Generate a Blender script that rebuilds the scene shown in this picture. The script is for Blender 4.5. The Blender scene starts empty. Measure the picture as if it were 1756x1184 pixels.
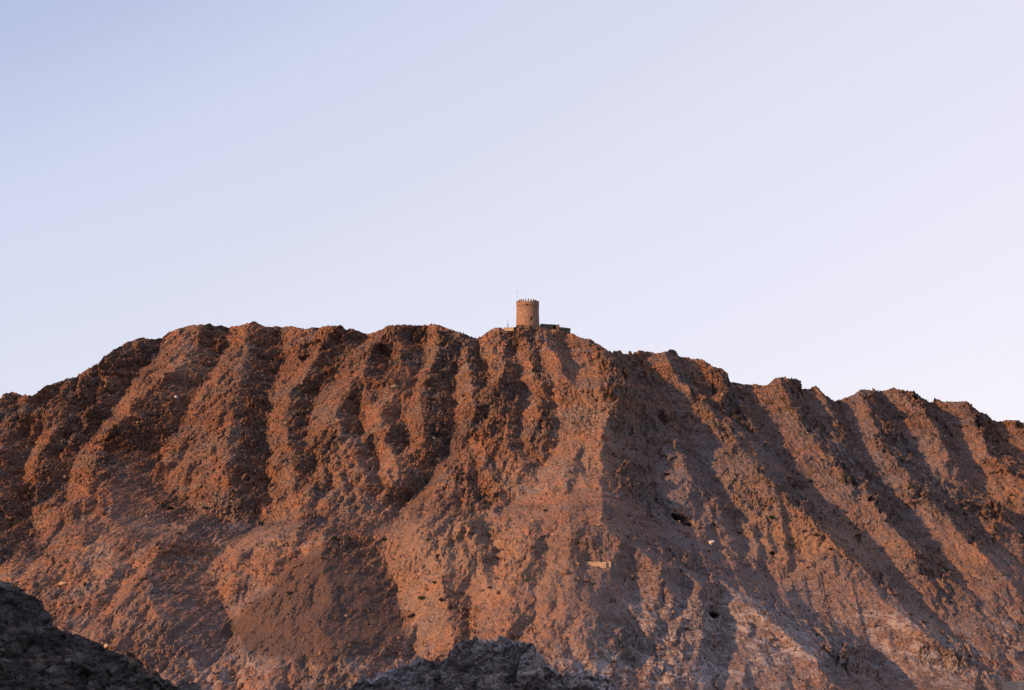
import bpy, bmesh, math, random
import numpy as np
from mathutils import Vector, Matrix, noise as mnoise

# ------------------------------------------------------------------ camera, sky, sun, exposure
S = bpy.context.scene
COL = S.collection
FPX = 2439.0                      # focal length measured in photo pixels (1756 wide)
PITCH = math.atan((1230 - 592) / FPX)
CAMZ = 0.0
cam_d = bpy.data.cameras.new('camera')
cam_d.sensor_width = 36.0
cam_d.lens = 36.0 * FPX / 1756.0
cam_d.clip_start = 0.5
cam_d.clip_end = 60000
cam = bpy.data.objects.new('camera', cam_d)
COL.objects.link(cam)
cam.location = (0, 0, CAMZ)
cam.rotation_euler = (math.pi / 2 + PITCH, 0, 0)
S.camera = cam

SUN_EL = math.radians(17)
SUN_AZ = math.radians(57)          # to the left of straight behind the camera
sun_to = Vector((-math.sin(SUN_AZ) * math.cos(SUN_EL), -math.cos(SUN_AZ) * math.cos(SUN_EL), math.sin(SUN_EL)))
sd = bpy.data.lights.new('sun', 'SUN')
sd.energy = 3.1
sd.angle = math.radians(0.8)
sd.color = (1.0, 0.49, 0.20)
sun = bpy.data.objects.new('sun', sd)
COL.objects.link(sun)
sun.rotation_euler = sun_to.to_track_quat('Z', 'Y').to_euler()

W = bpy.data.worlds.new('World')
S.world = W
W.use_nodes = True
nt = W.node_tree
nt.nodes.clear()
wo = nt.nodes.new('ShaderNodeOutputWorld')
bg = nt.nodes.new('ShaderNodeBackground')
sky = nt.nodes.new('ShaderNodeTexSky')
sky.sky_type = 'NISHITA'
sky.sun_disc = False
sky.sun_elevation = SUN_EL
# Nishita: rotation 0 puts the sun at +Y, growing clockwise seen from above
sky.sun_rotation = math.atan2(sun_to.x, sun_to.y)
sky.altitude = 0
sky.air_density = 1.0
sky.dust_density = 3.0
sky.ozone_density = 2.0
bg.inputs['Strength'].default_value = 0.15
# thin bright evening haze over the clear-sky model: paler towards the horizon and away from the sun
def wn(t, **k):
    n = nt.nodes.new(t)
    for a_, v_ in k.items(): setattr(n, a_, v_)
    return n
tc = wn('ShaderNodeTexCoord'); dt = wn('ShaderNodeVectorMath', operation='DOT_PRODUCT')
dt.inputs[1].default_value = (0.8, 0.0, -1.6)
nt.links.new(tc.outputs['Generated'], dt.inputs[0])
mr = wn('ShaderNodeMapRange'); mr.inputs['From Min'].default_value = -0.5 - .592; mr.inputs['From Max'].default_value = 0.5 - .592
nt.links.new(dt.outputs['Value'], mr.inputs['Value'])
hr = wn('ShaderNodeValToRGB')
SK = 1 / (2.64 * 0.15)
hr.color_ramp.interpolation = 'B_SPLINE'
stops = [(.06, (.447, .48, .70)), (.17, (.55, .59, .765)), (.23, (.61, .635, .805)), (.30, (.69, .70, .86)), (.46, (.75, .73, .83)),
         (.54, (.80, .765, .86)), (.64, (.80, .776, .88)), (.98, (.93, .825, .84))]
while len(hr.color_ramp.elements) < len(stops): hr.color_ramp.elements.new(.5)
for e_, (p_, t_) in zip(hr.color_ramp.elements, stops):
    e_.position = p_; e_.color = (*t_, 1)
nt.links.new(mr.outputs[0], hr.inputs[0])
vm = wn('ShaderNodeVectorMath', operation='SCALE'); vm.inputs['Scale'].default_value = SK
nt.links.new(hr.outputs[0], vm.inputs[0])
mx = nt.nodes.new('ShaderNodeMix'); mx.data_type = 'RGBA'
mx.inputs[0].default_value = 0.85
nt.links.new(sky.outputs[0], mx.inputs[6]); nt.links.new(vm.outputs[0], mx.inputs[7])
nt.links.new(mx.outputs[2], bg.inputs['Color'])
nt.links.new(bg.outputs[0], wo.inputs['Surface'])

S.view_settings.view_transform = 'Standard'
S.view_settings.look = 'None'
S.view_settings.exposure = 1.4
S.view_settings.gamma = 1.0
S.view_settings.use_curve_mapping = False

# ------------------------------------------------------------------ noise helpers (numpy)
def _hash(ix, iy, iz, seed):
    h = (ix.astype(np.int64) * 374761393 + iy.astype(np.int64) * 668265263 + iz.astype(np.int64) * 2147483647 + seed * 1274126177) & 0xffffffff
    h = ((h ^ (h >> 13)) * 1274126177) & 0xffffffff
    h = ((h ^ (h >> 16)) * 2246822519) & 0xffffffff
    return (h ^ (h >> 15)) & 0xffffffff

def h01(ix, iy, iz, seed):
    return _hash(ix, iy, iz, seed).astype(np.float64) / 4294967295.0

def perlin2(x, y, seed=0):
    ix = np.floor(x); iy = np.floor(y)
    fx = x - ix; fy = y - iy
    u = fx * fx * fx * (fx * (fx * 6 - 15) + 10); v = fy * fy * fy * (fy * (fy * 6 - 15) + 10)
    z = np.zeros_like(ix)
    def g(dx, dy):
        a = h01(ix + dx, iy + dy, z, seed) * (2 * math.pi)
        return np.cos(a) * (fx - dx) + np.sin(a) * (fy - dy)
    a = g(0, 0); b = g(1, 0); c = g(0, 1); d = g(1, 1)
    return ((a + (b - a) * u) + ((c + (d - c) * u) - (a + (b - a) * u)) * v) * 1.4

def fbm2(x, y, oct=4, seed=0, gain=0.5):
    s = 0; a = 1; t = 0
    for k in range(oct):
        s = s + a * perlin2(x * 2 ** k + 17.3 * k, y * 2 ** k - 9.1 * k, seed + k); t += a; a *= gain
    return s / t

def ridged2(x, y, oct=3, seed=0, gain=0.5):
    s = 0; a = 1; t = 0
    for k in range(oct):
        n = 1 - np.abs(perlin2(x * 2.1 ** k + 5.7 * k, y * 2.1 ** k + 3.3 * k, seed + k)) * 1.6
        s = s + a * n; t += a; a *= gain
    return s / t - 0.55

def worley2(x, y, seed=0, jitter=1.0):
    """F1, F2 and a random value of the nearest cell"""
    ix = np.floor(x); iy = np.floor(y); z = np.zeros_like(ix)
    f1 = np.full(x.shape, 9.0); f2 = np.full(x.shape, 9.0); idv = np.zeros(x.shape)
    gx = np.zeros(x.shape); gy = np.zeros(x.shape)
    for dx in (-1, 0, 1):
        for dy in (-1, 0, 1):
            cx = ix + dx; cy = iy + dy
            px = cx + 0.5 + jitter * (h01(cx, cy, z, seed) - 0.5)
            py = cy + 0.5 + jitter * (h01(cx, cy, z + 1, seed) - 0.5)
            d = np.hypot(x - px, y - py)
            r = h01(cx, cy, z + 2, seed)
            m = d < f1
            f2 = np.where(m, f1, np.minimum(f2, d))
            idv = np.where(m, r, idv)
            gx = np.where(m, x - px, gx); gy = np.where(m, y - py, gy)
            f1 = np.where(m, d, f1)
    return f1, f2, idv, gx, gy

def facets(x, y, seed=0):
    """broken rock: every worley cell is a tilted plane with its own height"""
    f1, f2, r, gx, gy = worley2(x, y, seed)
    r2 = (r * 7919.13) % 1.0; r3 = (r * 104729.7) % 1.0
    return (r - 0.5) * 0.9 + gx * (r2 - 0.5) * 2.2 + gy * (r3 - 0.2) * 1.6

def sstep(a, b, x):
    t = np.clip((x - a) / (b - a), 0, 1)
    return t * t * (3 - 2 * t)

# ------------------------------------------------------------------ custom properties
def tag(o, label=None, cat=None, group=None, kind=None):
    if label: o['label'] = label
    if cat: o['category'] = cat
    if group: o['group'] = group
    if kind: o['kind'] = kind
    return o

def obj(name, me, mat=None, parent=None, loc=(0, 0, 0)):
    o = bpy.data.objects.new(name, me)
    COL.objects.link(o)
    if mat: me.materials.append(mat)
    if parent: o.parent = parent
    o.location = loc
    return o

def obj_bm(name, bm, mat=None, parent=None, smooth=False, loc=(0, 0, 0)):
    me = bpy.data.meshes.new(name)
    bmesh.ops.recalc_face_normals(bm, faces=bm.faces)
    if smooth:
        for f in bm.faces: f.smooth = True
    bm.to_mesh(me); bm.free()
    return obj(name, me, mat, parent, loc)

def empty(name, loc):
    o = bpy.data.objects.new(name, None)
    COL.objects.link(o); o.location = loc; o.empty_display_size = 1
    return o

def grid_mesh(name, P, mat, attrs=None, smooth=True):
    """P: (rows, cols, 3) -> one mesh"""
    R_, C_ = P.shape[:2]
    me = bpy.data.meshes.new(name)
    idx = np.arange(R_ * C_).reshape(R_, C_)
    q = np.stack([idx[:-1, :-1], idx[:-1, 1:], idx[1:, 1:], idx[1:, :-1]], -1).reshape(-1, 4)
    n = len(q)
    me.vertices.add(R_ * C_); me.vertices.foreach_set('co', P.reshape(-1).astype(np.float32))
    me.loops.add(n * 4); me.loops.foreach_set('vertex_index', q.reshape(-1).astype(np.int32))
    me.polygons.add(n)
    me.polygons.foreach_set('loop_start', np.arange(0, n * 4, 4, dtype=np.int32))
    me.polygons.foreach_set('loop_total', np.full(n, 4, np.int32))
    me.polygons.foreach_set('use_smooth', np.full(n, smooth, bool))
    for k, v in (attrs or {}).items():
        a = me.attributes.new(k, 'FLOAT', 'POINT')
        a.data.foreach_set('value', v.reshape(-1).astype(np.float32))
    me.update(calc_edges=True)
    return obj(name, me, mat)

# ------------------------------------------------------------------ from a place seen in the photograph to a place on the mountain
CP, SP = math.cos(PITCH), math.sin(PITCH)
def ray(px, py):
    u = (px - 878) / FPX; v = (592 - py) / FPX
    return u, CP - v * SP, SP + v * CP          # x, y(forward), z(up)

def proj(x, y, z):
    dep = y * CP + z * SP
    v = (-y * SP + z * CP) / dep
    return 878 + FPX * x / dep, 592 - FPX * v

def Ybase(x, z):
    zz = np.clip(z, -30, 170)
    y = 300 + 1.65 * zz - 0.0023 * zz * zz
    # on the left the cliffs stand on a bench above the lower apron
    lw = 1 - np.clip((x - 5) / 35, 0, 1)
    q1 = np.clip((z - 47 - .05 * x) / 12, 0, 1); q2 = np.clip((z - 59 - .05 * x) / 55, 0, 1)
    y = y + lw * 10 * (q1 * q1 * (3 - 2 * q1) - q2 * q2 * (3 - 2 * q2))
    return y + 0.70 * np.maximum(x - 15, 0) + 0.05 * np.maximum(-x, 0)

def onslope(px, py, h=0.0):
    rx, ry, rz = ray(px, py)
    lo, hi = 150.0, 900.0
    for _ in range(50):                          # bisect: ray leaves the air where y > Ybase - h
        t = (lo + hi) / 2
        if ry * t > Ybase(rx * t, rz * t) - h: hi = t
        else: lo = t
    return rx * t, rz * t

# ------------------------------------------------------------------ the skyline of the mountain
sk = []
def seg(pts, ox, oy, s=3.948):
    sk.extend([(ox + a / s, oy + b / s) for a, b in pts])
seg([(0,565),(40,540),(90,533),(130,540),(190,552),(230,550),(250,530),(330,490),(400,460),(490,430),(560,390),(640,345),(690,320),(710,280),(740,255),(790,235),(840,205),(880,180),(940,160),(970,155),(1010,170),(1060,165),(1100,158),(1140,125),(1200,95),(1260,80),(1320,65),(1400,75),(1420,62),(1450,78),(1500,75),(1550,88),(1620,75),(1690,52),(1715,40)],0,540)
seg([(0,55),(50,78),(100,85),(180,88),(240,78),(330,98),(370,88),(430,85),(480,80),(520,78),(560,88),(620,100),(680,115),(740,130),(800,120),(850,98),(890,75),(940,75),(990,68),(1050,78),(1130,72),(1240,68),(1275,80),(1300,100),(1350,112),(1400,125),(1440,142),(1480,155),(1495,165)],440,540)
seg([(0,885),(120,800),(250,720),(340,720),(380,740),(500,735),(540,715),(600,690),(700,660),(850,660),(930,690),(1100,740),(1250,780),(1390,800),(1450,820)],820,480,8.78)
seg([(430,145),(490,165),(525,165),(560,190),(620,220),(650,240),(680,255),(710,248),(740,262),(800,262),(860,242),(920,255),(980,258),(1040,250),(1060,235),(1090,235),(1110,262),(1150,285),(1190,290),(1210,300),(1260,300),(1300,315),(1340,350),(1400,365),(1420,380),(1450,410),(1470,455),(1530,465),(1580,475),(1640,472),(1690,480)],880,540)
seg([(0,240),(30,215),(55,190),(100,187),(160,200),(190,198),(220,215),(230,270),(270,265),(320,250),(345,255),(370,280),(410,315),(440,340),(470,348),(520,325),(580,308),(630,270),(660,268),(690,278),(720,265),(760,278),(820,270),(850,257),(870,270),(930,272),(980,290),(1040,320),(1090,355),(1120,355),(1130,330),(1190,350),(1250,352),(1340,348),(1380,370),(1430,415),(1480,435),(1530,475),(1560,485),(1620,478),(1680,480),(1737,505)],1316,600)
sk = [(-600, 800), (-300, 745), (-80, 700)] + sk + [(1820, 745), (1950, 760), (2150, 800), (2500, 850)]
SKX = np.array([p[0] for p in sk]); SKY = np.array([p[1] for p in sk])

# ------------------------------------------------------------------ spurs (h > 0) and gullies (h < 0): relief in metres, h at head and foot
LINES = [
 # upper left face
 (3, 2, [(180,612),(130,700),(60,775),(20,850)]),
 (-3,-5, [(205,690),(160,735),(137,770),(111,822),(120,860)]),
 (-2,-5, [(75,740),(45,785),(33,830)]),
 (1,-3, [(40,690),(8,725),(-20,760)]),
 (-3,-5, [(279,583),(250,620),(225,654),(200,690)]),
 (4, 3, [(240,582),(215,620),(190,655),(160,700)]),
 (5, 3, [(358,556),(345,592),(304,639),(223,692),(185,745),(150,810),(140,860)]),
 (-3,-4, [(393,563),(375,616),(355,649),(317,690),(300,740),(280,770)]),
 (-4,-7, [(262,775),(266,800),(278,830),(308,866),(352,890),(400,902),(445,897)]),
 (4, 4, [(228,790),(248,842),(285,890),(335,912),(400,925)]),
 (6, 5, [(432,552),(440,600),(434,650),(428,700),(420,760),(395,820),(385,860)]),
 (-5,-7, [(478,562),(480,610),(460,687),(452,725),(458,800),(462,850)]),
 (6, 3, [(572,560),(556,600),(530,645),(505,700),(490,760),(497,830)]),
 (-2,-4, [(627,575),(572,636),(534,682),(520,730)]),
 (7, 3, [(668,560),(640,610),(600,660),(556,725)]),
 (6, 6, [(645,598),(650,648)]), (-1,-2, [(662,603),(665,652)]),
 (6, 6, [(704,568),(708,615)]), (-1,-2, [(723,578),(725,627)]),
 (6, 5, [(592,690),(606,738)]), (-2,-4, [(610,698),(624,748)]),
 (5, 5, [(668,708),(672,765)]), (-2,-3, [(688,712),(692,775)]),
 (5, 5, [(690,788),(704,832)]), (-2,-3, [(710,790),(727,842)]),
 (5, 4, [(625,745),(632,800)]), (-2,-3, [(641,750),(650,806)]),
 (5, 6, [(756,560),(744,610),(736,650),(737,700),(737,760)]),
 (-3,-8, [(788,600),(776,650),(778,700),(776,745),(757,785),(718,838),(690,865)]),
 (4, 3, [(800,577),(804,620),(808,660),(800,700),(797,745)]),
 (-4,-4, [(818,582),(824,615),(834,645)]),
 (6, 4, [(862,563),(866,600),(868,640),(862,700),(850,760)]),
 (-4,-6, [(889,610),(896,650),(900,690),(893,720)]),
 (6, 5, [(905,575),(906,620),(914,660),(920,700),(905,760)]),
 (-5,-4, [(930,620),(946,660),(952,700),(957,740),(941,790),(900,830),(860,880)]),
 (6, 6, [(935,572),(943,600),(958,640),(978,690),(990,760)]),
 (-3,-3, [(960,570),(978,610),(988,645)]),
 # the long central spur and its branches
 (8, 7, [(1000,585),(1032,596),(1057,616),(1077,641),(1098,669),(1113,684)]),
 (9,12, [(1015,600),(1020,640),(1030,690),(1045,717),(1070,768),(1066,820),(1056,872),(1091,910),(1143,950)]),
 (12,9, [(1143,950),(1200,968),(1260,988),(1303,1014),(1350,1043),(1404,1076),(1437,1112),(1478,1147),(1510,1184)]),
 (10,4, [(1045,717),(1103,710),(1128,722),(1156,743),(1172,772),(1185,810)]),
 (-3,-7, [(1080,606),(1118,640),(1150,680),(1168,720),(1190,765),(1215,810),(1235,850),(1290,900),(1360,950)]),
 (-3,-11, [(1108,760),(1112,810),(1132,870),(1162,915),(1250,955),(1340,1005),(1420,1060),(1480,1110),(1540,1165)]),
 # right-hand spurs
 (8, 9, [(1153,601),(1158,630),(1179,646),(1188,667),(1186,692),(1204,712),(1228,732),(1246,768),(1260,791),(1290,813),(1325,834),(1367,881)]),
 (9, 2, [(1367,881),(1402,917),(1425,935),(1473,962),(1513,1000)]),
 (5, 2, [(1190,614),(1214,646),(1222,680)]),
 (-3,-3, [(1172,612),(1190,640),(1202,670)]),
 (-4,-7, [(1275,655),(1300,700),(1325,750),(1352,800),(1395,850),(1440,893),(1482,932),(1530,980),(1580,1040),(1650,1100)]),
 (8, 4, [(1339,648),(1342,689),(1367,722),(1392,757),(1417,782),(1437,815),(1458,836),(1493,858),(1510,876),(1531,904),(1554,922),(1572,948)]),
 (4, 3, [(1400,663),(1427,691),(1436,716)]),
 (-2,-3, [(1375,672),(1396,712),(1412,742)]),
 (-3,-7, [(1440,688),(1462,740),(1492,800),(1520,850),(1556,895),(1600,945),(1650,1000)]),
 (4, 4, [(1475,680),(1500,740),(1514,785),(1559,843),(1590,873),(1615,907),(1645,922),(1683,952),(1709,975),(1745,1015)]),
 (7, 4, [(1536,668),(1569,676),(1584,701),(1602,727),(1616,757),(1627,792)]),
 (-3,-6, [(1515,690),(1545,735),(1572,780),(1600,830),(1640,872),(1690,915),(1740,960),(1790,1015)]),
 (-3,-6, [(1600,690),(1634,740),(1650,790),(1690,850),(1750,900)]),
 (6, 7, [(1655,689),(1672,735),(1690,795),(1736,815),(1790,860)]),
 (-2,-6, [(1700,728),(1722,770),(1770,800),(1850,860)]),
 (6, 6, [(1735,722),(1780,780),(1850,830)]),
 # lower slopes
 (-4,-5, [(45,850),(55,905),(72,950)]),
 (3, 3, [(105,870),(92,930),(60,1000)]),
 (3, 5, [(270,890),(292,945),(266,985),(290,1040),(306,1062)]),
 (-2,-5, [(405,925),(350,965),(360,1010),(390,1060),(400,1110)]),
 (1, 7, [(470,915),(520,920),(553,928),(572,965),(602,1005),(630,1050),(650,1100)]),
 (-2,-7, [(640,900),(640,945),(668,1000),(690,1060),(712,1100),(705,1135)]),
 (3, 5, [(720,890),(735,950),(760,1010),(788,1062)]),
 (-2,-4, [(800,1010),(806,1050),(806,1100)]),
 (2, 5, [(1010,800),(960,860),(900,930),(850,1000),(830,1040)]),
 (3, 6, [(1010,965),(935,1015),(870,1080)]),
 (4, 6, [(1015,1000),(1028,1050),(1040,1110)]),
 (-2,-4, [(1085,1010),(1085,1070),(1092,1140)]),
 (4, 6, [(1165,1010),(1190,1050),(1215,1090),(1225,1150)]),
 (-1,-4, [(1232,1010),(1245,1060),(1245,1110),(1240,1184)]),
 (4, 4, [(1265,1040),(1300,1090),(1330,1150)]),
 (4, 5, [(1480,1050),(1560,1060),(1605,1100),(1660,1160)]),
 (0, 0, [(-200,1100),(0,1120),(150,1140)]),
 (-4,-4, [(300,1300),(600,1300),(1000,1300),(1400,1300),(2000,1300)]),
]
GX0, GX1, GZ0, GZ1 = -260, 280, -25, 165
nx, nz = GX1 - GX0 + 1, GZ1 - GZ0 + 1
cval = np.zeros((nz, nx)); cm = np.zeros((nz, nx), bool)
RELK = 1.3
def put(x, z, h):
    i = int(round(x - GX0)); j = int(round(z - GZ0))
    if 0 <= i < nx and 0 <= j < nz:
        cval[j, i] = h; cm[j, i] = True
for h0, h1, pts in LINES:
    L = [0]
    for a, b in zip(pts[:-1], pts[1:]): L.append(L[-1] + math.hypot(a[0] - b[0], a[1] - b[1]))
    W3 = []
    for p, l in zip(pts, L):
        h = (h0 + (h1 - h0) * l / L[-1]) * (1.45 if pts[0] in ((1015,600),(1045,717),(1108,760),(1143,950)) else 1.25 if pts[0] in ((1143,950),(228,790),(262,775),(470,915),(640,900),(45,850),(270,890),(405,925)) else 0.66 if pts[0] in ((279,583),(358,556),(627,575),(572,560),(205,690),(478,562),(432,552),(788,600),(756,560),(393,563),(228,790),(668,560),(645,598),(704,568),(592,690),(668,708),(690,788),(625,745)) else 0.36 if pts[0][0] < 990 and pts[0][1] < 700 else 1.0 if pts[0][0] > 1050 and pts[0][1] < 960 else 0.5 if pts[0][1] > 960 and pts[0][0] > 900 else 0.75)
        W3.append((*onslope(p[0], p[1], h), h))
    for a, b in zip(W3[:-1], W3[1:]):
        n = int(max(abs(a[0] - b[0]), abs(a[1] - b[1])) * 2) + 1
        for k in range(n + 1):
            t = k / n
            put(a[0] + (b[0] - a[0]) * t, a[1] + (b[1] - a[1]) * t, a[2] + (b[2] - a[2]) * t)
Rl = np.zeros((nz, nx)); Rl[cm] = cval[cm]
for it in range(2500):
    Pd = np.pad(Rl, 1, mode='edge')
    Rn = 0.25 * (Pd[:-2, 1:-1] + Pd[2:, 1:-1] + Pd[1:-1, :-2] + Pd[1:-1, 2:]) * 0.9995
    Rn[cm] = cval[cm]
    Rl = Rn

def sample(G, x, z, res):
    u = np.clip((x - GX0) / res, 0, G.shape[1] - 1.001); v = np.clip((z - GZ0) / res, 0, G.shape[0] - 1.001)
    i = u.astype(int); j = v.astype(int); fu = u - i; fv = v - j
    return (G[j, i] * (1 - fu) + G[j, i + 1] * fu) * (1 - fv) + (G[j + 1, i] * (1 - fu) + G[j + 1, i + 1] * fu) * fv

# water run down the relief cuts a branching net of gullies into it
ER = 0.5
ex = np.arange(GX0, GX1 + .01, ER); ez = np.arange(GZ0, GZ1 + .01, ER)
EX, EZ = np.meshgrid(ex, ez)
wx = fbm2(EX / 9, EZ / 9, 4, 11, .6) * 1.9; wz = fbm2(EX / 9 + 40, EZ / 9, 4, 12, .6) * 1.9
E0 = sample(Rl, EX + wx, EZ + wz, 1.0)
E = E0 + fbm2(EX / 26, EZ / 34, 3, 8, .55) * 3.2 + fbm2(EX / 7, EZ / 8, 4, 9, .6) * 2.2
HARD = np.clip(.75 + fbm2(EX / 30, EZ / 18, 3, 10) * 1.2, .25, 1.3)
NXE = len(ex)
col_i = np.arange(NXE)
for it in range(4):
    A = np.ones_like(E) * ER * ER
    jit = fbm2(EX / 1.7, EZ / 1.7, 2, 100 + it) * .5
    F_ = E + jit
    for j in range(len(ez) - 1, 0, -1):
        low = F_[j - 1]
        best = low.copy(); tgt = col_i.copy()
        for dk in (-1, 1, -2, 2):
            cand = np.roll(low, -dk) + .06 * abs(dk)
            m = cand < best
            best = np.where(m, cand, best); tgt = np.where(m, col_i + dk, tgt)
        np.add.at(A[j - 1], np.clip(tgt, 0, NXE - 1), A[j])
    inc = 0.18 * np.clip(A - 1.2, 0, 500) ** .33 * HARD
    inc = np.where(EZ < 4, inc * .5, inc)
    C_ = E - inc * .55
    for k in range(26):                       # valley walls no steeper than the rock allows
        sl = ER * (.45 + .5 * HARD)
        for sh in ((0, 1), (0, -1), (1, 0), (-1, 0)):
            C_ = np.minimum(C_, np.roll(C_, sh, (0, 1)) + sl)
    E = C_
E = E - (E.mean() - E0.mean())

def relief(x, z):
    return sample(E, x, z, ER)

def surf_y(x, z):
    return Ybase(x, z) - relief(x + fbm2(x / 2.2, z / 2.2, 2, 13) * .7, z)

# ------------------------------------------------------------------ mountain mesh
STEP = 0.26
xs = np.arange(-250, 262, STEP)
zs = np.full(xs.shape, 120.0)
for it in range(30):
    y = surf_y(xs, zs)
    px, py = proj(xs, y, zs)
    tgt = np.interp(px, SKX, SKY)
    v = (592 - tgt) / FPX
    zn = y * (SP + v * CP) / (CP - v * SP)
    zs = 0.5 * zs + 0.5 * zn
ZTOP = zs
YTOP = surf_y(xs, zs)
ZB = -14.0
NF = 600
t = np.linspace(0, 1, NF)[:, None]
Xg = np.repeat(xs[None, :], NF, 0)
Zg = ZB + (ZTOP[None, :] - ZB) * t
Yg = surf_y(Xg, Zg)
topd = (ZTOP[None, :] - Zg)                      # metres below the skyline

# fan-shaped coordinates: ribs run down and away from the summit
XC, ZA = 10.0, 235.0
fu = np.arctan2(Xg - XC, ZA - Zg) * 160.0
wu = fbm2(Xg / 17, Zg / 17, 4, 21, .6) * 9.0
fu2 = fu + wu
rel = relief(Xg, Zg)
crag = np.clip(0.45 + 0.5 * fbm2(Xg / 30, Zg / 22, 3, 31) * 2 + 0.35 * sstep(20, 100, Zg), 0.12, 1.15)
crag *= np.where(Zg < 8, 0.8, 1.0)
# smooth scree areas read from the photograph: the dark cone and the long apron under the spurs
def blob(px, py, rx_, ry_):
    x0, z0 = onslope(px, py)
    sc = 410 / FPX
    return np.exp(-(((Xg - x0) / (rx_ * sc)) ** 2 + ((Zg - z0) / (ry_ * sc)) ** 2))
cone = np.clip(np.clip(blob(545, 1000, 75, 62) + blob(510, 1080, 130, 45) + blob(600, 1050, 60, 60), 0, 1) + .35 * fbm2(Xg / 5, Zg / 5, 4, 67), 0, 1)
scree = np.clip(cone * 0.9 + blob(960, 860, 90, 110) * 0.7 + blob(1350, 1000, 180, 45) * .7 + blob(1200, 920, 80, 40) * .6
                + blob(320, 760, 80, 50) * .5 + blob(1500, 1040, 150, 40) * .7 + blob(330, 1030, 60, 50) * .5 + blob(1300, 770, 50, 90)*.5, 0, 0.85)
# right-facing flanks are broken cliff, left-facing ramps are smooth scree
gxs = (sample(Rl, Xg + 2.5, Zg, 1.0) - sample(Rl, Xg - 2.5, Zg, 1.0)) / 5
crag = crag * (1 - scree) * (1 - .45 * sstep(.02, .3, gxs)) * (1 + .3 * sstep(0, .4, -gxs))
crag = np.clip((crag - .3) * 1.2 + .3, .08, 1.15)

wf = fbm2(Xg / 3, Zg / 3, 2, 61)
d = 1.2 * ridged2((fu + wu * .6) / 5.5, Zg / 13 + 3, 3, 45, .55) * (0.15 + 0.85 * crag)
d += 1.0 * ridged2((fu + wf * .5) / 2.0, Zg / 5.0 + wf * .3, 3, 47, .55) * crag
d += 0.30 * ridged2(Xg / 1.1 + wu * .25, Zg / 1.3 + fu * .03, 2, 51, .65) * (0.2 + 0.8 * crag)
# fractured bedrock: blocks cut along dipping beds, large outcrops only here and there
outc = sstep(-.05, .3, fbm2(Xg / 13, Zg / 10, 3, 66))
bu = Xg * .86 + Zg * .5 + wf * .7; bv = -Xg * .5 + Zg * .86 + wf * .5
lw_ = 1 - sstep(-10, 45, Xg)
d += 1.9 * ridged2((Xg * .80 - Zg * .55 + wu * .4) / 5.2, (Xg * .55 + Zg * .80) / 15, 3, 58, .6) * (.25 + .75 * crag) * lw_
d += 1.5 * ridged2((Xg * .80 + Zg * .60 + wu * .4) / 5.5, (Zg * .80 - Xg * .55) / 15, 3, 59, .6) * (.25 + .75 * crag) * (1 - lw_)
d += 2.4 * facets(bu / 9.0 + .3 * wf, bv / 6.0, 69) * (.15 + .85 * crag) * (.15 + outc)
d += 1.5 * facets(bu / 5.0, bv / 3.2, 70) * crag * (.25 + outc)
d += 0.80 * facets(bu / 1.7, bv / 1.1, 71) * crag * (.5 + .7 * outc)
d += 0.32 * facets(Xg / .85 + wf, Zg / .8 - wf, 73) * (0.14 + 0.86 * crag)
d += 0.14 * facets(Xg / 0.5, Zg / 0.45, 75) * (0.35 + 0.65 * crag)
fade = sstep(0.0, 6.0, topd)
# out of the slope: towards the viewer side and up; near the skyline mostly sideways
Px = Xg + 0.35 * fbm2(Xg / 4, Zg / 4, 3, 81) * crag * 3
Py = Yg - d * 0.85
Pz = Zg + d * 0.42 * (0.25 + 0.75 * fade) + (1 - fade) * ((0.30 * facets(xs / 1.7, xs * 0, 91) + 0.2 * perlin2(xs / 0.7, xs * 0 + 3, 92)) * (.5 + 1.6 * sstep(-.1, .5, perlin2(xs / 11, xs * 0 + 9, 93))))[None, :]
# hollows worn into the rock
for cx_, cy_, cr_, cd_ in [(1170,884,11,5),(1184,892,8,4),(1226,1054,8,5),(1163,880,6,4),(283,868,6,3),(1334,944,5,2.5),(1490,860,6,3)]:
    hx, hz = onslope(cx_, cy_, 2); sc_ = cr_ * .17
    Py = Py + cd_ * np.exp(-(((Xg - hx) / sc_) ** 2 + ((Zg - hz) / (sc_ * .6)) ** 2) ** 2)
MX, MY, MZ = Px, Py, Pz

# back side of the mountain
NB = 70
tb = np.linspace(0, 1, NB)[1:, None]
bd = 150 * tb ** 1.4
Xb = np.repeat(xs[None, :], NB - 1, 0)
Zb = ZTOP[None, :] - (ZTOP[None, :] + 14) * tb ** 1.5 * 1.0
nb = fbm2(Xb / 16, bd / 16 + 7, 4, 95) * 7 * np.minimum(1, bd / 12)
Xb2 = Px[-1][None, :] + Xb * 0
Yb = Py[-1][None, :] + bd
Zb = Zb + (Pz[-1] - ZTOP)[None, :] * (1 - tb) ** 4 + nb * (1 - tb) - np.minimum(bd * .3, 2.5)
P = np.concatenate([np.stack([Px, Py, Pz], -1), np.stack([Xb2, Yb, Zb], -1)], 0)

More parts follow.
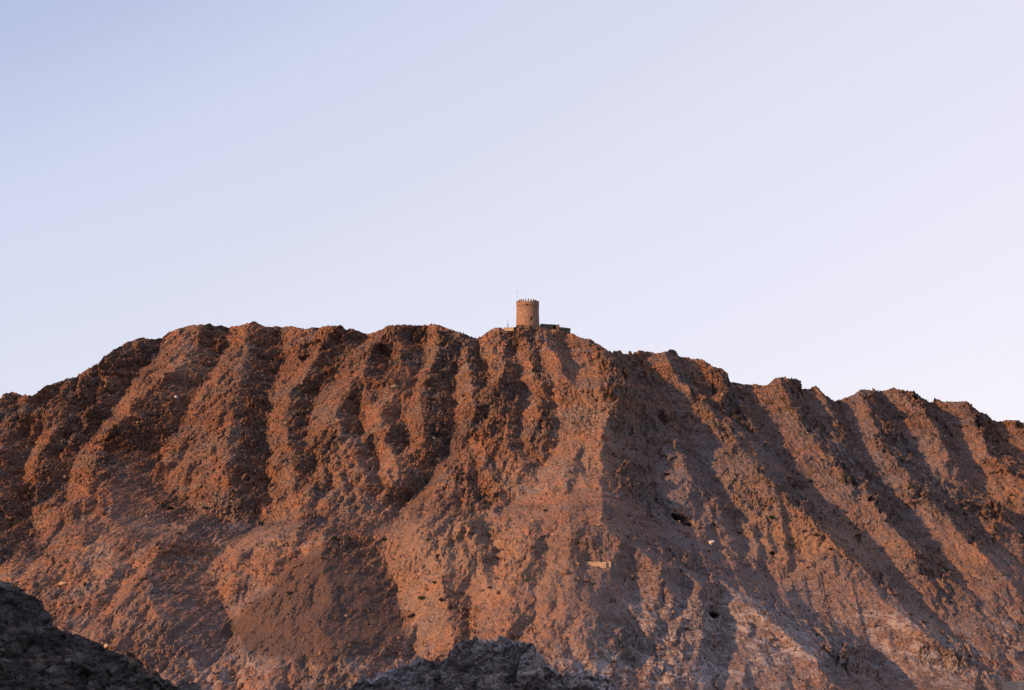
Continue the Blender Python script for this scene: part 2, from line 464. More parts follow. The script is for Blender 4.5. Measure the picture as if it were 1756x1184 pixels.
pale = np.clip(blob(1290, 1090, 170, 70) + blob(1180, 1070, 90, 50) + blob(1130, 1150, 120, 40) * .8 + blob(1620, 1130, 150, 50) * .9
               + blob(1520, 1060, 60, 22) * .8 + blob(1730, 1080, 60, 40) * .8 + blob(1030, 1150, 90, 30) * .6 + blob(640, 1130, 60, 30) * .5
               + blob(330, 1160, 70, 30) * .5 + blob(430,1150,60,30)*.4, 0, 1)
tan = np.clip(blob(470, 925, 70, 28) + blob(760, 960, 90, 90) + blob(860, 920, 70, 60) * .8 + blob(1040, 680, 90, 60) * .55 + blob(315, 640, 40, 28) * .8
              + blob(1400, 930, 120, 60) * .8 + blob(1660, 960, 60, 40) * .6 + blob(940, 1000, 90, 60) * .7 + blob(690, 700, 40, 30) * .4 + blob(1720, 850, 50, 40)*.8
              + blob(1000, 790, 70, 80)*.4 + blob(280, 905, 40, 20)*.6, 0, 1)
rust = np.clip(blob(480, 690, 330, 190) * 1.2 + blob(150, 800, 200, 120) * .8, 0, 1)
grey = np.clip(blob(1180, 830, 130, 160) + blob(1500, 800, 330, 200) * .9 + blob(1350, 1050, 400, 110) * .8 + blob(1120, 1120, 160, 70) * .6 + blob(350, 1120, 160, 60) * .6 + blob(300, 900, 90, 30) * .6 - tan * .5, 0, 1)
ext = lambda a: np.concatenate([a, np.zeros((NB - 1, len(xs)))], 0)

# ------------------------------------------------------------------ materials
def new_mat(name):
    m = bpy.data.materials.new(name); m.use_nodes = True
    n = m.node_tree; n.nodes.clear()
    out = n.nodes.new('ShaderNodeOutputMaterial'); b = n.nodes.new('ShaderNodeBsdfPrincipled')
    n.links.new(b.outputs[0], out.inputs[0])
    b.inputs['Roughness'].default_value = 0.95
    b.inputs['Specular IOR Level'].default_value = 0.15
    return m, n, b

class NB_:
    def __init__(s, n):
        s.n = n
        s.co = n.nodes.new('ShaderNodeTexCoord').outputs['Object']
    def mapped(s, sc, rot=(0, 0, 0)):
        m = s.n.nodes.new('ShaderNodeMapping'); m.inputs['Scale'].default_value = sc; m.inputs['Rotation'].default_value = rot
        s.n.links.new(s.co, m.inputs[0]); return m.outputs[0]
    def noise(s, scale, detail=4, rough=.6, vec=None, dist=0):
        t = s.n.nodes.new('ShaderNodeTexNoise'); t.inputs['Scale'].default_value = scale
        t.inputs['Detail'].default_value = detail; t.inputs['Roughness'].default_value = rough; t.inputs['Distortion'].default_value = dist
        s.n.links.new(vec or s.co, t.inputs['Vector']); return t.outputs[0]
    def voro(s, scale, feat='F1', out='Color', vec=None):
        t = s.n.nodes.new('ShaderNodeTexVoronoi'); t.feature = feat; t.inputs['Scale'].default_value = scale
        s.n.links.new(vec or s.co, t.inputs['Vector']); return t.outputs[out]
    def ramp(s, fac, stops):
        r = s.n.nodes.new('ShaderNodeValToRGB')
        el = r.color_ramp.elements
        while len(el) < len(stops): el.new(.5)
        for e, (p, c) in zip(el, stops):
            e.position = p; e.color = (*c, 1) if len(c) == 3 else c
        s.n.links.new(fac, r.inputs[0]); return r.outputs[0]
    def mix(s, f, a, b, mode='MIX'):
        m = s.n.nodes.new('ShaderNodeMix'); m.data_type = 'RGBA'; m.blend_type = mode
        for k, v in ((0, f), (6, a), (7, b)):
            if isinstance(v, (int, float)): m.inputs[k].default_value = v
            elif isinstance(v, tuple): m.inputs[k].default_value = (*v, 1)
            else: s.n.links.new(v, m.inputs[k])
        return m.outputs[2]
    def math(s, op, a, b=0.0):
        m = s.n.nodes.new('ShaderNodeMath'); m.operation = op
        for k, v in ((0, a), (1, b)):
            if isinstance(v, (int, float)): m.inputs[k].default_value = v
            else: s.n.links.new(v, m.inputs[k])
        return m.outputs[0]
    def attr(s, name):
        a = s.n.nodes.new('ShaderNodeAttribute'); a.attribute_name = name; return a.outputs['Fac']
    def bump(s, h, strength, dist, b, prev=None):
        u = s.n.nodes.new('ShaderNodeBump'); u.inputs['Strength'].default_value = strength; u.inputs['Distance'].default_value = dist
        s.n.links.new(h, u.inputs['Height'])
        if prev: s.n.links.new(prev, u.inputs['Normal'])
        if b is not None: s.n.links.new(u.outputs[0], b.inputs['Normal'])
        return u.outputs[0]

def rock_material(name, k=1.0, cool=0.0, use_attr=True):
    m, n, b = new_mat(name)
    q = NB_(n)
    def c(r, g, bb): return (r * k * .78, g * k * .83, bb * k * .94)
    big = q.noise(.03, 6, .65, dist=.8)
    col = q.ramp(big, [(.34, c(.085, .060, .055)), (.43, c(.150, .082, .056)), (.53, c(.225, .112, .066)), (.60, c(.19, .12, .085)), (.67, c(.15, .122, .112))])
    gz = q.noise(.085, 6, .7, vec=q.mapped((1, 1, 1.5)), dist=1.0)
    col = q.mix(q.ramp(gz, [(.50, (0, 0, 0)), (.60, (1, 1, 1))]), col, q.mix(.7, col, c(.15, .125, .115)))
    col = q.mix(q.ramp(q.noise(.21, 6, .7, dist=1.5), [(.60, (0, 0, 0)), (.70, (1, 1, 1))]), col, q.mix(.75, col, c(.30, .19, .12)))
    med = q.noise(.16, 6, .68, dist=.6)
    col = q.mix(q.ramp(med, [(.36, (0, 0, 0)), (.56, (1, 1, 1))]), q.mix(.55, col, c(.085, .07, .068)), col)
    stones = q.voro(1.1)
    col = q.mix(.33, col, q.mix(1.0, col, q.ramp(q.math('MULTIPLY', stones, 1.0), [(0, (.35, .35, .38)), (.5, (1, 1, 1)), (1, (2.0, 1.9, 1.8))]), 'MULTIPLY'))
    fine = q.noise(1.5, 6, .78)
    col = q.mix(.75, col, q.mix(1.0, col, q.ramp(fine, [(.3, (.30, .32, .36)), (.5, (1, 1, 1)), (.70, (2.1, 1.9, 1.75))]), 'MULTIPLY'))
    spk = q.noise(2.6, 2, .5)
    col = q.mix(1.0, col, q.ramp(spk, [(.36, (.38, .42, .46)), (.44, (1, 1, 1)), (.60, (1, 1, 1)), (.67, (1.8, 1.7, 1.65))]), 'MULTIPLY')
    if use_attr:
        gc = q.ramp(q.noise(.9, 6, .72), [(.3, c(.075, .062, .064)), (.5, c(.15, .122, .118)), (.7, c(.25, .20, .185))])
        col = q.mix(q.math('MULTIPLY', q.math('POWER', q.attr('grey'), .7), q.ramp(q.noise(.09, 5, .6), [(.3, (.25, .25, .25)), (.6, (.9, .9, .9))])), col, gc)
        col = q.mix(q.attr('rust'), col, q.mix(1.0, col, (.80, .76, .74), 'MULTIPLY'))
        tanc = q.mix(q.noise(.5, 5, .7), c(.21, .135, .095), c(.29, .19, .13))
        f = q.math('MULTIPLY', q.attr('tan'), q.ramp(q.noise(.16, 6, .72, vec=q.mapped((1, 1, .7)), dist=1.4), [(.40, (.1, .1, .1)), (.52, (1, 1, 1))]))
        col = q.mix(q.math('MULTIPLY', f, .8), col, tanc)
        pv = q.mapped((1, 1, 1.8))
        palec = q.mix(q.noise(.8, 6, .7), c(.17, .145, .14), c(.42, .36, .33))
        pn = q.ramp(q.noise(.2, 7, .72, vec=pv, dist=1.2), [(.49, (0, 0, 0)), (.55, (1, 1, 1))])
        col = q.mix(q.math('MULTIPLY', q.math('MULTIPLY', q.attr('pale'), pn), .95), col, palec)
        # the cone of dark gravel
        cn = q.attr('cone')
        col = q.mix(q.math('MULTIPLY', q.ramp(cn, [(.35, (0, 0, 0)), (.6, (1, 1, 1))]), .8), col,
                    q.ramp(q.noise(2.2, 5, .8), [(.38, c(.035, .027, .026)), (.55, c(.082, .053, .044)), (.66, c(.13, .085, .068)), (.74, c(.32, .24, .20))]))
    n.links.new(col, b.inputs['Base Color'])
    # angular, splintered surface: pyramidal cells in three sizes, longest down the slope
    def shard(scale, rot, sq):
        t = n.nodes.new('ShaderNodeTexVoronoi'); t.distance = 'CHEBYCHEV'; t.inputs['Scale'].default_value = scale
        n.links.new(q.mapped((1, 1, sq), rot), t.inputs['Vector']); return t.outputs['Distance']
    cg = q.math('ADD', q.math('MULTIPLY', q.attr('crag'), .8), .18) if use_attr else None
    def hm(h): return q.math('MULTIPLY', h, cg) if cg else h
    n1 = q.bump(hm(q.noise(.7, 8, .75)), .8, .6, None)
    n2 = q.bump(hm(shard(.9, (.5, .4, .9), .6)), .8, .7, None, n1)
    n3 = q.bump(hm(shard(2.1, (.2, 1.0, .3), .7)), .9, .4, None, n2)
    q.bump(shard(3.4, (.9, .2, 1.3), .8), .7, .2, b, n3)
    return m

M_rock = rock_material('rock_red_brown')
tag(grid_mesh('mountain', P, M_rock, {'pale': ext(pale), 'tan': ext(tan), 'cone': ext(cone), 'rust': ext(rust), 'grey': ext(grey), 'crag': ext(crag)}, smooth=False), kind='structure')

# ------------------------------------------------------------------ ground and the unseen ridge added off-frame left to cast shade
M_ground = rock_material('ground_gravel', 1.0, 0, False)
def ground():
    r = np.concatenate([np.arange(0, 400, 10), np.geomspace(400, 6000, 30)])
    a = np.linspace(0, 2 * math.pi, 97)
    A, Rr = np.meshgrid(a, r)
    X = Rr * np.sin(A); Y = Rr * np.cos(A)
    Z = -12.5 + fbm2(X / 60, Y / 60, 4, 5) * 1.5
    near = np.exp(-((X) ** 2 + (Y) ** 2) / 40 ** 2)
    Z = Z + near * (10.9 - 0.0)
    return tag(grid_mesh('ground', np.stack([X, Y, Z], -1), M_ground), kind='structure')
ground()

def shade_ridge():
    ys = np.arange(-260, 330, 4.0); w = np.arange(-150, 151, 4.0)
    Yy, Ww = np.meshgrid(ys, w, indexing='ij')
    H = np.interp(ys, [-260, -160, -60, 0, 40, 83, 150, 222, 270, 330], [60, 130, 185, 172, 164, 144, 98, 58, 30, -20])[:, None]  # crest heights shaped so its shadow covers the foreground and mountain foot
    n_ = fbm2(Yy / 45, Ww / 45, 5, 15, .6) * 26
    Z = H * np.clip(1 - np.abs(Ww) / 150, 0, 1) ** 1.1 + n_ - 14
    Z = Z + 14 * np.clip(1 - np.abs(Ww) / 60, 0, 1) - n_ * np.clip(1 - np.abs(Ww) / 20, 0, 1) * .5
    return tag(grid_mesh('shade_hills', np.stack([-280 + Ww, Yy, Z], -1), M_rock), kind='structure')
shade_ridge()

# ------------------------------------------------------------------ foreground rock ridges (heightfields with crests set from the photograph)
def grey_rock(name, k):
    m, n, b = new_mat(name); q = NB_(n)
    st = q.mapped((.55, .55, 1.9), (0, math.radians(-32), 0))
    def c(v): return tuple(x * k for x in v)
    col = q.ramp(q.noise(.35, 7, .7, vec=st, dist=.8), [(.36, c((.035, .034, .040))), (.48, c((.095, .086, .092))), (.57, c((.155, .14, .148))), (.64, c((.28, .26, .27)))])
    col = q.mix(q.ramp(q.noise(.09, 4, .6), [(.42, (0,0,0)), (.6, (1,1,1))]), q.mix(.6, col, c((.065, .06, .062))), col)
    col = q.mix(.5, col, q.mix(1.0, col, q.ramp(q.noise(2.6, 6, .75), [(.3, (.35,.35,.38)), (.5, (1,1,1)), (.7, (2.1,2.1,2.15))]), 'MULTIPLY'))
    n.links.new(col, b.inputs['Base Color'])
    n1 = q.bump(q.noise(1.6, 8, .72, vec=st), 1.0, .6, None)
    t = n.nodes.new('ShaderNodeTexVoronoi'); t.distance = 'CHEBYCHEV'; t.inputs['Scale'].default_value = 1.1
    n.links.new(q.mapped((1, 1, 1.6), (.4, -.6, .8)), t.inputs['Vector'])
    q.bump(t.outputs['Distance'], 1.0, .8, b, n1)
    return m
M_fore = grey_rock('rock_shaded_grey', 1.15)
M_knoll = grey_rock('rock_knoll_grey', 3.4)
def fore_rock(name, dist, sk, mat, x0, x1, zb, amp, seed, slope=.9, step=.12, bulge=0):
    kx = np.array([p[0] for p in sk], float); ky = np.array([p[1] for p in sk], float)
    crest = []
    for a, b in sk:
        rx, ry, rz = ray(a, b); t_ = dist / ry
        crest.append((rx * t_, rz * t_))
    cx = np.array([c[0] for c in crest]); cz = np.array([c[1] for c in crest])
    X1 = np.arange(x0, x1, step)
    top = np.interp(X1, cx, cz)
    zmin = zb
    NFf = int((top.max() - zmin) / step)
    tt = np.linspace(0, 1, NFf)[:, None]
    Xf = np.repeat(X1[None], NFf, 0)
    Zf = zmin + (top[None] - zmin) * tt
    dd = top[None] - Zf
    Yf = dist - dd * slope
    cr = 1.0
    w_ = fbm2(Xf / 3, Zf / 3, 3, seed) * 1.0
    # slabby strata dipping to the right
    su = (Xf * .85 + Zf * .5); sv = (-Xf * .5 + Zf * .85)
    D = amp * (1.6 * ridged2((Xf + w_ * 1.5) / 8, Zf / 9, 3, seed + 1) + 1.5 * facets(su / 5 + w_ * .3, sv / 2.6, seed + 11) + .9 * facets(su / 2.2 + w_ * .4, sv / 1.0 + w_ * .3, seed + 2)
               + .42 * facets(su / .9 + w_, sv / .45, seed + 3) + .16 * facets(su / .4, sv / .25, seed + 4))
    fd = sstep(0, 2.0, dd)
    Yf = Yf - D * .9
    Zf2 = Zf + D * .35 * fd + (1 - fd) * (.55 * facets(X1 / 1.9, X1 * 0, seed + 7) + .22 * perlin2(X1 / .4, X1 * 0, seed + 8))[None] * amp
    nbk = 40
    tb_ = np.linspace(0, 1, nbk)[1:, None]
    Xk = np.repeat(X1[None], nbk - 1, 0)
    Yk = Yf[-1][None] + tb_ ** 1.3 * 40
    Zk = Zf2[-1][None] * (1 - tb_ ** 1.4) + zmin * tb_ ** 1.4 + fbm2(Xk / 5, Yk / 5, 3, seed + 9) * 1.5 * np.minimum(1, tb_ * 4) * (1 - tb_) - np.minimum(tb_ * 8, .8)
    Pp = np.concatenate([np.stack([Xf, Yf, Zf2], -1), np.stack([Xk, Yk, Zk], -1)], 0)
    return tag(grid_mesh(name, Pp, mat, smooth=False), kind='structure')

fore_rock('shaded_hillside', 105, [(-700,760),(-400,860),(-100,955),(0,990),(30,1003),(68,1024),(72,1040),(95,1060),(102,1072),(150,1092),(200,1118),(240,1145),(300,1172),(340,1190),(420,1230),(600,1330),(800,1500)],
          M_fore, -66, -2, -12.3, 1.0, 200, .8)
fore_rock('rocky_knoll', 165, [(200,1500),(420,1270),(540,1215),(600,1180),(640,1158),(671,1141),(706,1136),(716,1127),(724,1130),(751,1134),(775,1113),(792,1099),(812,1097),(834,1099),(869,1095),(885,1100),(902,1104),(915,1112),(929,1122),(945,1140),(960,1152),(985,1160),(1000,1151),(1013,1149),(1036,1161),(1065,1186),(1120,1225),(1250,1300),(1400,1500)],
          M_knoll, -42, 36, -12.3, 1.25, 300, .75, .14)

# ------------------------------------------------------------------ picking points on the built mountain
def mount_point(px, py):
    """the mountain vertex seen at a place of the photograph"""
    qx, qy = proj(MX, MY, MZ)
    j, i = np.unravel_index(np.argmin((qx - px) ** 2 + (qy - py) ** 2), qx.shape)
    return Vector((MX[j, i], MY[j, i], MZ[j, i]))

# ------------------------------------------------------------------ loose stones lying all over the slopes
def loose_rocks(n=34000):
    rng = np.random.default_rng(7)
    j = rng.integers(10, NF - 2, n); i = rng.integers(60, len(xs) - 60, n)
    keep = (rng.random(n) < 0.35 + 0.65 * fbm2(MX[j, i] / 12, MZ[j, i] / 12, 3, 5) * 1.5 + 0.3)
    j, i = j[keep], i[keep]; n = len(j)
    c = np.stack([MX[j, i], MY[j, i], MZ[j, i]], -1)
    size = np.clip(rng.lognormal(-1.65, .5, n), .1, .9)
    base = np.array([(1,0,0),(0,1,0),(-1,0,0),(0,-1,0),(0,0,1),(0,0,-1),(.6,.6,.55),(-.6,-.5,.6)], float)
    F = np.array([(0,1,6),(1,4,6),(4,0,6),(1,2,4),(2,3,7),(3,4,7),(4,2,7),(3,0,4),(1,0,5),(2,1,5),(3,2,5),(0,3,5)])
    ang = rng.random(n) * 6.28
    V = base[None] * (0.65 + .7 * rng.random((n, 8, 1))) * (size[:, None, None] * (0.6 + .8 * rng.random((n, 1, 3))))
    ca, sa = np.cos(ang)[:, None], np.sin(ang)[:, None]
    Vx = V[..., 0] * ca - V[..., 1] * sa; Vy = V[..., 0] * sa + V[..., 1] * ca
    V = np.stack([Vx, Vy, V[..., 2]], -1) + c[:, None, :] + np.array([0, -.12, .08])
    Fa = (F[None] + (np.arange(n) * 8)[:, None, None]).reshape(-1, 3)
    me = bpy.data.meshes.new('loose_rocks')
    me.vertices.add(n * 8); me.vertices.foreach_set('co', V.reshape(-1).astype(np.float32))
    m_ = len(Fa)
    me.loops.add(m_ * 3); me.loops.foreach_set('vertex_index', Fa.reshape(-1).astype(np.int32))
    me.polygons.add(m_); me.polygons.foreach_set('loop_start', np.arange(0, m_ * 3, 3, dtype=np.int32))
    me.polygons.foreach_set('loop_total', np.full(m_, 3, np.int32))
    a = me.attributes.new('tone', 'FLOAT', 'POINT'); a.data.foreach_set('value', np.repeat(rng.random(n), 8).astype(np.float32))
    me.update(calc_edges=True)
    m, nn, b = new_mat('loose_stone'); q = NB_(nn)
    col = q.ramp(q.attr('tone'), [(0, (.05, .042, .042)), (.45, (.13, .085, .065)), (.9, (.19, .13, .10)), (1, (.30, .23, .19))])
    nn.links.new(q.mix(.4, col, q.mix(1.0, col, q.noise(3, 4), 'MULTIPLY')), b.inputs['Base Color'])
    o = obj('loose_rocks', me, m)
    tag(o, 'loose stones and rubble scattered over the whole mountainside', 'rocks', kind='stuff')
loose_rocks()

# ------------------------------------------------------------------ simple builders
def add_box(bm, x0, x1, y0, y1, z0, z1):
    v = [bm.verts.new(p) for p in [(x0,y0,z0),(x1,y0,z0),(x1,y1,z0),(x0,y1,z0),(x0,y0,z1),(x1,y0,z1),(x1,y1,z1),(x0,y1,z1)]]
    for f in [(0,3,2,1),(4,5,6,7),(0,1,5,4),(1,2,6,5),(2,3,7,6),(3,0,4,7)]: bm.faces.new([v[k] for k in f])
    return v

def add_rod(bm, x, y, z0, z1, r0, r1, n=8, dx=0, dy=0):
    a = [bm.verts.new((x + r0 * math.cos(2*math.pi*k/n), y + r0 * math.sin(2*math.pi*k/n), z0)) for k in range(n)]
    b = [bm.verts.new((x + dx + r1 * math.cos(2*math.pi*k/n), y + dy + r1 * math.sin(2*math.pi*k/n), z1)) for k in range(n)]
    for k in range(n): bm.faces.new((a[k], a[(k+1)%n], b[(k+1)%n], b[k]))
    bm.faces.new(b); bm.faces.new(a[::-1])

def masonry_mat(name, c1, c2, dark, bs=.45, rot=False):
    m, n, b = new_mat(name); q = NB_(n)
    col = q.mix(q.ramp(q.noise(.9, 6, .7), [(.35, (0,0,0)), (.65, (1,1,1))]), c1, c2)
    st = q.voro(1 / bs, vec=q.mapped((1, 1, 1.7)))
    col = q.mix(.45, col, q.mix(1.0, col, q.ramp(st, [(0, (.5,.5,.5)), (1, (1.6,1.55,1.5))]), 'MULTIPLY'))
    edge = q.ramp(q.voro(1 / bs, 'DISTANCE_TO_EDGE', 'Distance', vec=q.mapped((1, 1, 1.7))), [(.0, (0,0,0)), (.12, (1,1,1))])
    col = q.mix(edge, q.mix(.5, col, dark), col)
    n.links.new(col, b.inputs['Base Color'])
    n1 = q.bump(edge, .5, .08, None)
    q.bump(q.noise(4, 6, .7), .6, .12, b, n1)
    return m
M_tower = masonry_mat('tower_masonry', (.165, .105, .085), (.25, .165, .13), (.10, .075, .06))
M_wall = masonry_mat('dry_stone', (.095, .075, .07), (.15, .115, .10), (.04, .035, .035), .4)
M_palewall = masonry_mat('pale_limestone', (.30, .23, .17), (.44, .35, .26), (.2, .14, .1), .35)

def plain_mat(name, col, rough=.8, metal=0):
    m, n, b = new_mat(name); q = NB_(n)
    n.links.new(q.mix(q.noise(3, 5, .7), tuple(c * .7 for c in col), tuple(c * 1.2 for c in col)), b.inputs['Base Color'])
    b.inputs['Roughness'].default_value = rough; b.inputs['Metallic'].default_value = metal
    return m
M_metal = plain_mat('weathered_metal', (.16, .15, .15), .6, .4)
M_darkmetal = plain_mat('dark_metal', (.07, .07, .075), .6, .3)

def at_depth(px, py, y):
    rx, ry, rz = ray(px, py); t_ = y / ry
    return Vector((rx * t_, y, rz * t_))

def ridge_y(px):
    k = int(np.argmin(np.abs(proj(MX[-1], MY[-1], MZ[-1])[0] - px)))
    return float(MY[-1, k]), float(MZ[-1, k])

# ------------------------------------------------------------------ the round watchtower
ty, tz = ridge_y(905)
TY = ty + 2.6
tb0 = at_depth(905, 561, TY)
tt0 = at_depth(904.5, 522.5, TY)
TH = tt0.z - tb0.z
TR0 = 20.8 / FPX * TY; TR1 = 19.6 / FPX * TY
def tower():
    root = empty('watchtower', (tb0.x, TY, tb0.z - 2.0))
    H = TH + 2.0
    root['label'] = 'round crenellated stone watchtower standing on the highest crag of the ridge'
    root['category'] = 'tower'
    NA, NHt = 112, 60
    zs_ = [H * k / NHt for k in range(NHt + 1)]
    band = H - 2.15
    def rad(z, inner):
        r = TR0 + (TR1 - TR0) * (z - 2) / (H - 2)
        if z > band: r += .04 + .09 * (z - band) / (H - band)
        return r - (.75 if inner else 0)
    # angle 0 faces the camera, positive to the right
    def hole(ka, kz):
        a = (ka + .5) / NA * 360 - 180; z = (zs_[kz] + zs_[kz + 1]) / 2
        zc = H - z
        if abs(a - 19) < 6.3 and 5.35 < zc < 6.95 and not (abs(a - 19) > 3.2 and zc < 5.7): return True
        if abs(a + 3.2) < 4.5 and .85 < zc < 1.75: return True
        am = (a + 180) % (360 / 28)
        if abs(am - 360 / 56) < 1.8 and .95 < zc < 1.55 and a > -60: return True
        return False
    bm = bmesh.new()
    V = {}
    def vert(ka, kz, inner):
        key = (ka % NA, kz, inner)
        if key not in V:
            a = math.radians((ka % NA) / NA * 360 - 180); z = zs_[kz]
            r = rad(z, inner) + (0 if inner else .05 * mnoise.noise(Vector((math.sin(a) * 6, z * 1.4, math.cos(a) * 6))) + .03 * mnoise.noise(Vector((math.sin(a) * 18, z * 4, math.cos(a) * 18))))
            V[key] = bm.verts.new((r * math.sin(a), -r * math.cos(a), z))
        return V[key]
    for ka in range(NA):
        for kz in range(NHt):
            if hole(ka, kz): continue
            bm.faces.new((vert(ka, kz, 0), vert(ka + 1, kz, 0), vert(ka + 1, kz + 1, 0), vert(ka, kz + 1, 0)))
            bm.faces.new((vert(ka, kz, 1), vert(ka, kz + 1, 1), vert(ka + 1, kz + 1, 1), vert(ka + 1, kz, 1)))
            for dk, dz, e in ((1,0,((1,0),(1,1))), (-1,0,((0,1),(0,0))), (0,1,((1,1),(0,1))), (0,-1,((0,0),(1,0)))):
                kz2 = kz + dz
                if kz2 < 0 or kz2 >= NHt:
                    if kz2 < 0: continue
                elif not hole((ka + dk) % NA, kz2): continue
                p, q_ = e
                try: bm.faces.new((vert(ka + p[0], kz + p[1], 0), vert(ka + q_[0], kz + q_[1], 0), vert(ka + q_[0], kz + q_[1], 1), vert(ka + p[0], kz + p[1], 1)))
                except ValueError: pass
    obj_bm('wall', bm, M_tower, root, smooth=False)
    # roof deck inside the parapet
    bm = bmesh.new(); add_rod(bm, 0, 0, H - .9, H - .7, TR1 - .66, TR1 - .66, 48)
    obj_bm('roof_deck', bm, M_wall, root)
    bm = bmesh.new()
    n = 56
    for (r0, r1, z0, z1) in [(TR1 + .0, TR1 + .08, band - .10, band + .06)]:
        ring = [[bm.verts.new((r * math.sin(2*math.pi*k/n), -r * math.cos(2*math.pi*k/n), z)) for k in range(n)] for r, z in ((r0, z0), (r1, z0), (r1, z1), (r0, z1))]
        for a_ in range(4):
            b_ = (a_ + 1) % 4
            for k in range(n): bm.faces.new((ring[a_][k], ring[a_][(k+1)%n], ring[b_][(k+1)%n], ring[b_][k]))
    obj_bm('string_course', bm, M_tower, root)
    # merlons: stepped, with rounded tips
    me = None
    for k in range(26):
        a = math.radians(k * 360 / 26 + 4)
        if me is None:
            bm = bmesh.new()
            prof = [(-.25, 0), (.25, 0), (.25, .5), (.19, .66), (.19, .80), (.08, .98), (-.08, .98), (-.19, .80), (-.19, .66), (-.25, .5)]
            A_ = [bm.verts.new((x, -.24, z)) for x, z in prof]; B_ = [bm.verts.new((x, .24, z)) for x, z in prof]
            bm.faces.new(A_); bm.faces.new(B_[::-1])
            for i_ in range(len(prof)):
                bm.faces.new((A_[i_], B_[i_], B_[(i_+1) % len(prof)], A_[(i_+1) % len(prof)]))
            o = obj_bm('merlon', bm, M_tower, root); me = o.data
        else:
            o = bpy.data.objects.new('merlon', me); COL.objects.link(o); o.parent = root
        r = TR1 - .10
        o.location = (r * math.sin(a), -r * math.cos(a), H - .02); o.rotation_euler = (0, 0, a)
        o.scale = (1, 1, .86 + .25 * random.Random(k).random())
    # dark plank shutter set deep in the doorway
    bm = bmesh.new()
    add_box(bm, -.55, .55, -.05, .05, 0, 1.75)
    a = math.radians(19); r = TR0 - .62
    o = obj_bm('door', bm, M_darkmetal, root); o.location = (r * math.sin(a), -r * math.cos(a), H - 7.0); o.rotation_euler = (0, 0, a)
    return root, H
TOW, TOWH = tower()

def mast(name, p, h, r, label, guys=True, box=None):
    root = empty(name, p)
    root['label'] = label; root['category'] = 'antenna'
    bm = bmesh.new(); add_rod(bm, 0, 0, -1.0, h, r, r * .55, 8)
    obj_bm('pole', bm, M_metal, root)
    if box:
        bm = bmesh.new(); add_box(bm, -box[0], box[0], -box[0] * .8, box[0] * .8, box[1], box[2])
        obj_bm('equipment_box', bm, M_darkmetal, root)
    for k, zz in enumerate((.78, .86, .94)):
        w = .28 - .05 * k
        bm = bmesh.new(); add_box(bm, -w, w, r * .5, r * .5 + .04, h * zz - .02, h * zz + .02)
        obj_bm('crossbar', bm, M_metal, root)
    return root
pz = at_depth(887, 517.5, TY - 1.0)
mast('antenna_mast', pz - Vector((0, 0, .6)), at_depth(887, 498, TY - 1).z - pz.z + .6, .045,
     'tall hair-thin antenna mast rising from the left edge of the round tower')
ly, lz = ridge_y(871)
lp = at_depth(871, 562, ly + .5)
mast('radio_mast', lp, at_depth(871, 548, ly + .5).z - lp.z, .07, 'short dark mast with an equipment box on the ridge left of the tower', box=(.16, .3, 1.3))

# ------------------------------------------------------------------ ruined walls right of the tower and the pale footing under the short mast
def ragged_wall(bm, x0, x1, y0, y1, z0, zt0, zt1, seed, rag=.12, seg_=.35):
    """a wall along x, its top sloping from zt0 to zt1 with worn, uneven courses"""
    n = max(2, int(abs(x1 - x0) / seg_)); rg = random.Random(seed)
    fr = []
    for k in range(n + 1):
        t_ = k / n; x = x0 + (x1 - x0) * t_; z = zt0 + (zt1 - zt0) * t_ + rg.uniform(-rag, rag * .4)
        rowf = []
        for m_ in range(5):
            zz = z0 + (z - z0) * m_ / 4
            rowf.append((bm.verts.new((x, y0 + rg.uniform(-.05, .05), zz)), bm.verts.new((x, y1 + rg.uniform(-.05, .05), zz))))
        fr.append(rowf)
    for k in range(n):
        for m_ in range(4):
            bm.faces.new((fr[k][m_][0], fr[k+1][m_][0], fr[k+1][m_+1][0], fr[k][m_+1][0]))
            bm.faces.new((fr[k][m_][1], fr[k][m_+1][1], fr[k+1][m_+1][1], fr[k+1][m_][1]))
        bm.faces.new((fr[k][4][0], fr[k+1][4][0], fr[k+1][4][1], fr[k][4][1]))
    for k in (0, n):
        for m_ in range(4):
            q_ = (fr[k][m_][0], fr[k][m_+1][0], fr[k][m_+1][1], fr[k][m_][1])
            bm.faces.new(q_)

